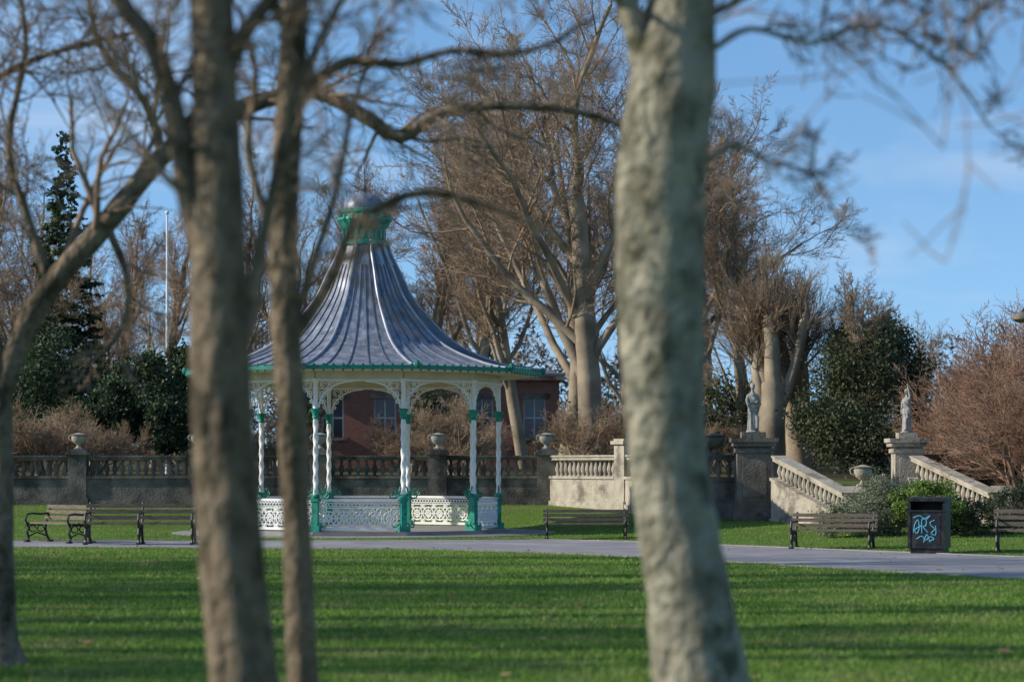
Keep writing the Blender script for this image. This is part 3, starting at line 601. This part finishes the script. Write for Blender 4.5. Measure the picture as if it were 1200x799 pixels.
# ---------------------------------------------------------------- benches
def bench(x,y,rot,L=1.85,frames=2,zs=1.0):
    mb=MB()
    for k in range(4): mb.box((0,-.18+k*.12,.44+.004*k),(L,.095,.035),m=0)
    for k,(yy,zz) in enumerate([(.27,.56),(.31,.69),(.345,.81)]):
        mb.box((0,yy,zz),(L,.03,.085),m=0)
    for i in range(frames):
        fx=-L/2+.08+(L-.16)*i/(frames-1)
        S=lambda l:[(fx,a,b) for a,b in l]
        mb.tube(S([(-.24,0),(-.2,.1),(-.24,.22),(-.2,.34),(-.24,.415)]),.028,6,1)
        mb.tube(S([(.34,0),(.26,.14),(.22,.3),(.25,.45),(.33,.7),(.38,.88)]),.028,6,1)
        mb.tube(S([(-.24,.415),(0,.4),(.24,.42)]),.025,6,1)
        mb.tube(S([(-.24,.41),(-.28,.52),(-.24,.64),(-.1,.66),(.1,.64),(.3,.66)]),.024,6,1)
        mb.tube(S([(-.22,.12),(0,.22),(.24,.14)]),.018,6,1)
        for cx in (-.1,.1): mb.tube(S([(cx+.085*math.cos(t),.31+.075*math.sin(t)) for t in np.linspace(0,6.28,11)[:-1]]),.014,5,1,closed=True)
        mb.box((fx,-.24,.02),(.08,.12,.04),m=1); mb.box((fx,.34,.02),(.08,.12,.04),m=1)
    o=mb.build('park_bench',[M_benchw,M_iron],loc=(x,y,float(hgt(x,y))+.008),rot=rot,smooth=False); o.scale=(1,1,zs)
bench(-7.5,48.8,0,2.3,3,.95); bench(-9.4,50.0,-.75,1.6,2,.9); bench(1.6,52.2,0,1.85,2,.74); bench(6.12,46.2,-.3,1.65,2,.78); bench(9.55,43.4,-.25,1.8,2,.9)
# ---------------------------------------------------------------- litter bin
mb=MB()
mb.box((0,0,.05),(.6,.56,.1)); mb.box((0,0,.42),(.66,.62,.66)); mb.box((0,0,.765),(.7,.66,.035))
for s in (-1,1): mb.box((s*.31,0,.86),(.04,.62,.16))
mb.box((0,.29,.86),(.58,.04,.16)); mb.box((0,0,.965),(.74,.7,.05)); mb.box((0,0,1.0),(.64,.6,.035),taper=.9)
for s in (-1,1): mb.box((s*.315,-.3,.42),(.05,.05,.68))
mb.box((0,-.312,.42),(.5,.012,.52))
G=lambda l:[(a-.03,-.321,b) for a,b in l]
for l in [[(-.2,.38),(-.18,.52),(-.12,.6),(-.1,.45),(-.14,.36),(-.18,.42),(-.06,.5)],[(-.05,.36),(-.05,.6),(.03,.6),(.02,.5),(-.03,.48),(.06,.38)],[(.18,.6),(.1,.56),(.12,.5),(.18,.44),(.12,.36),(.2,.34),(.2,.5)],[(-.21,.64),(-.1,.68),(.0,.63),(.1,.68),(.02,.6)],[(-.15,.26),(-.05,.31),(.02,.24),(.1,.3),(.17,.26),(.08,.22)],[(-.02,.2),(.04,.34),(.1,.2)]]:
    c,_=catmull(G(l),[1]*len(l),5); mb.tube(c,.008,4,1)
mb.build('litter_bin',[M_bin,M_graf],loc=(7.6,44.0,.01),rot=-.35,smooth=False)
mb=MB(); mb.lathe([(.09,0),(.09,.9),(.06,1.0),(.045,5.0),(.04,5.05)],n=12); mb.tube([(0,0,4.95),(-.1,0,5.02),(-.25,0,5.0),(-.3,0,4.92)],.022,8)
mb.lathe([(.05,4.93),(.16,4.87),(.2,4.8),(.2,4.77),(.12,4.72),(.02,4.7)],(-.3,0,0),16,1)
mb.build('street_lamp',[M_iron,M_stoneD],loc=(11.05,51,-.1))
mb=MB(); mb.lathe([(.07,0),(.035,9.4),(.03,9.5)],n=10); mb.ell((0,0,9.55),(.07,.07,.07)); mb.build('flagpole',[M_white],loc=((196-600)/F*80,80,.4))

# ---------------------------------------------------------------- light, sky, camera
el=math.radians(28); az=math.radians(5)
S=Vector((-math.cos(az)*math.cos(el),-math.sin(az)*math.cos(el),math.sin(el)))
l=bpy.data.lights.new('sun','SUN'); l.energy=5.0; l.angle=math.radians(.53); l.color=(1,.94,.84)
o=bpy.data.objects.new('sun',l); o.rotation_euler=S.to_track_quat('Z','Y').to_euler(); link(o)
w=bpy.data.worlds.new('World'); scene.world=w; w.use_nodes=True; N=w.node_tree.nodes; L=w.node_tree.links
bg=N['Background']; bg.inputs[1].default_value=.14
sk=N.new('ShaderNodeTexSky'); sk.sky_type='NISHITA'; sk.sun_disc=False; sk.sun_elevation=el; sk.sun_rotation=math.atan2(S.x,S.y); sk.ozone_density=2.0; sk.dust_density=.2
tc=N.new('ShaderNodeTexCoord')
va=N.new('ShaderNodeVectorMath'); va.operation='ADD'; va.inputs[1].default_value=(0,0,.14); vn=N.new('ShaderNodeVectorMath'); vn.operation='NORMALIZE'
L.new(tc.outputs['Generated'],va.inputs[0]); L.new(va.outputs[0],vn.inputs[0]); L.new(vn.outputs[0],sk.inputs['Vector'])
hs=N.new('ShaderNodeHueSaturation'); hs.inputs['Saturation'].default_value=1.18; hs.inputs['Value'].default_value=1.35; L.new(sk.outputs[0],hs.inputs['Color'])
mp=N.new('ShaderNodeMapping'); mp.inputs['Scale'].default_value=(5,5,16); mp.inputs['Rotation'].default_value=(0,math.radians(18),0); L.new(tc.outputs['Generated'],mp.inputs[0])
n1=N.new('ShaderNodeTexNoise'); n1.inputs['Scale'].default_value=1.3; n1.inputs['Detail'].default_value=7; n1.inputs['Roughness'].default_value=.55; n1.inputs['Distortion'].default_value=.4; L.new(mp.outputs[0],n1.inputs['Vector'])
mr=N.new('ShaderNodeMapRange'); mr.inputs[1].default_value=.5; mr.inputs[2].default_value=.9; mr.inputs[4].default_value=.55; L.new(n1.outputs[0],mr.inputs[0])
mx=N.new('ShaderNodeMix'); mx.data_type='RGBA'; mx.inputs[7].default_value=(5.8,6.1,6.5,1); L.new(mr.outputs[0],mx.inputs[0]); L.new(hs.outputs[0],mx.inputs[6]); L.new(mx.outputs[2],bg.inputs[0])
cam=bpy.data.cameras.new('camera'); co=bpy.data.objects.new('camera',cam); link(co); co.location=(0,0,EYE); co.rotation_euler=(math.radians(90),0,0)
cam.lens=85; cam.sensor_width=36; cam.shift_y=145.5/1200; cam.clip_start=.1; cam.clip_end=2000
cam.dof.use_dof=True; cam.dof.focus_distance=56; cam.dof.aperture_fstop=1.6; cam.dof.aperture_blades=0
scene.camera=co
scene.view_settings.view_transform='Standard'; scene.view_settings.look='None'; scene.view_settings.exposure=0
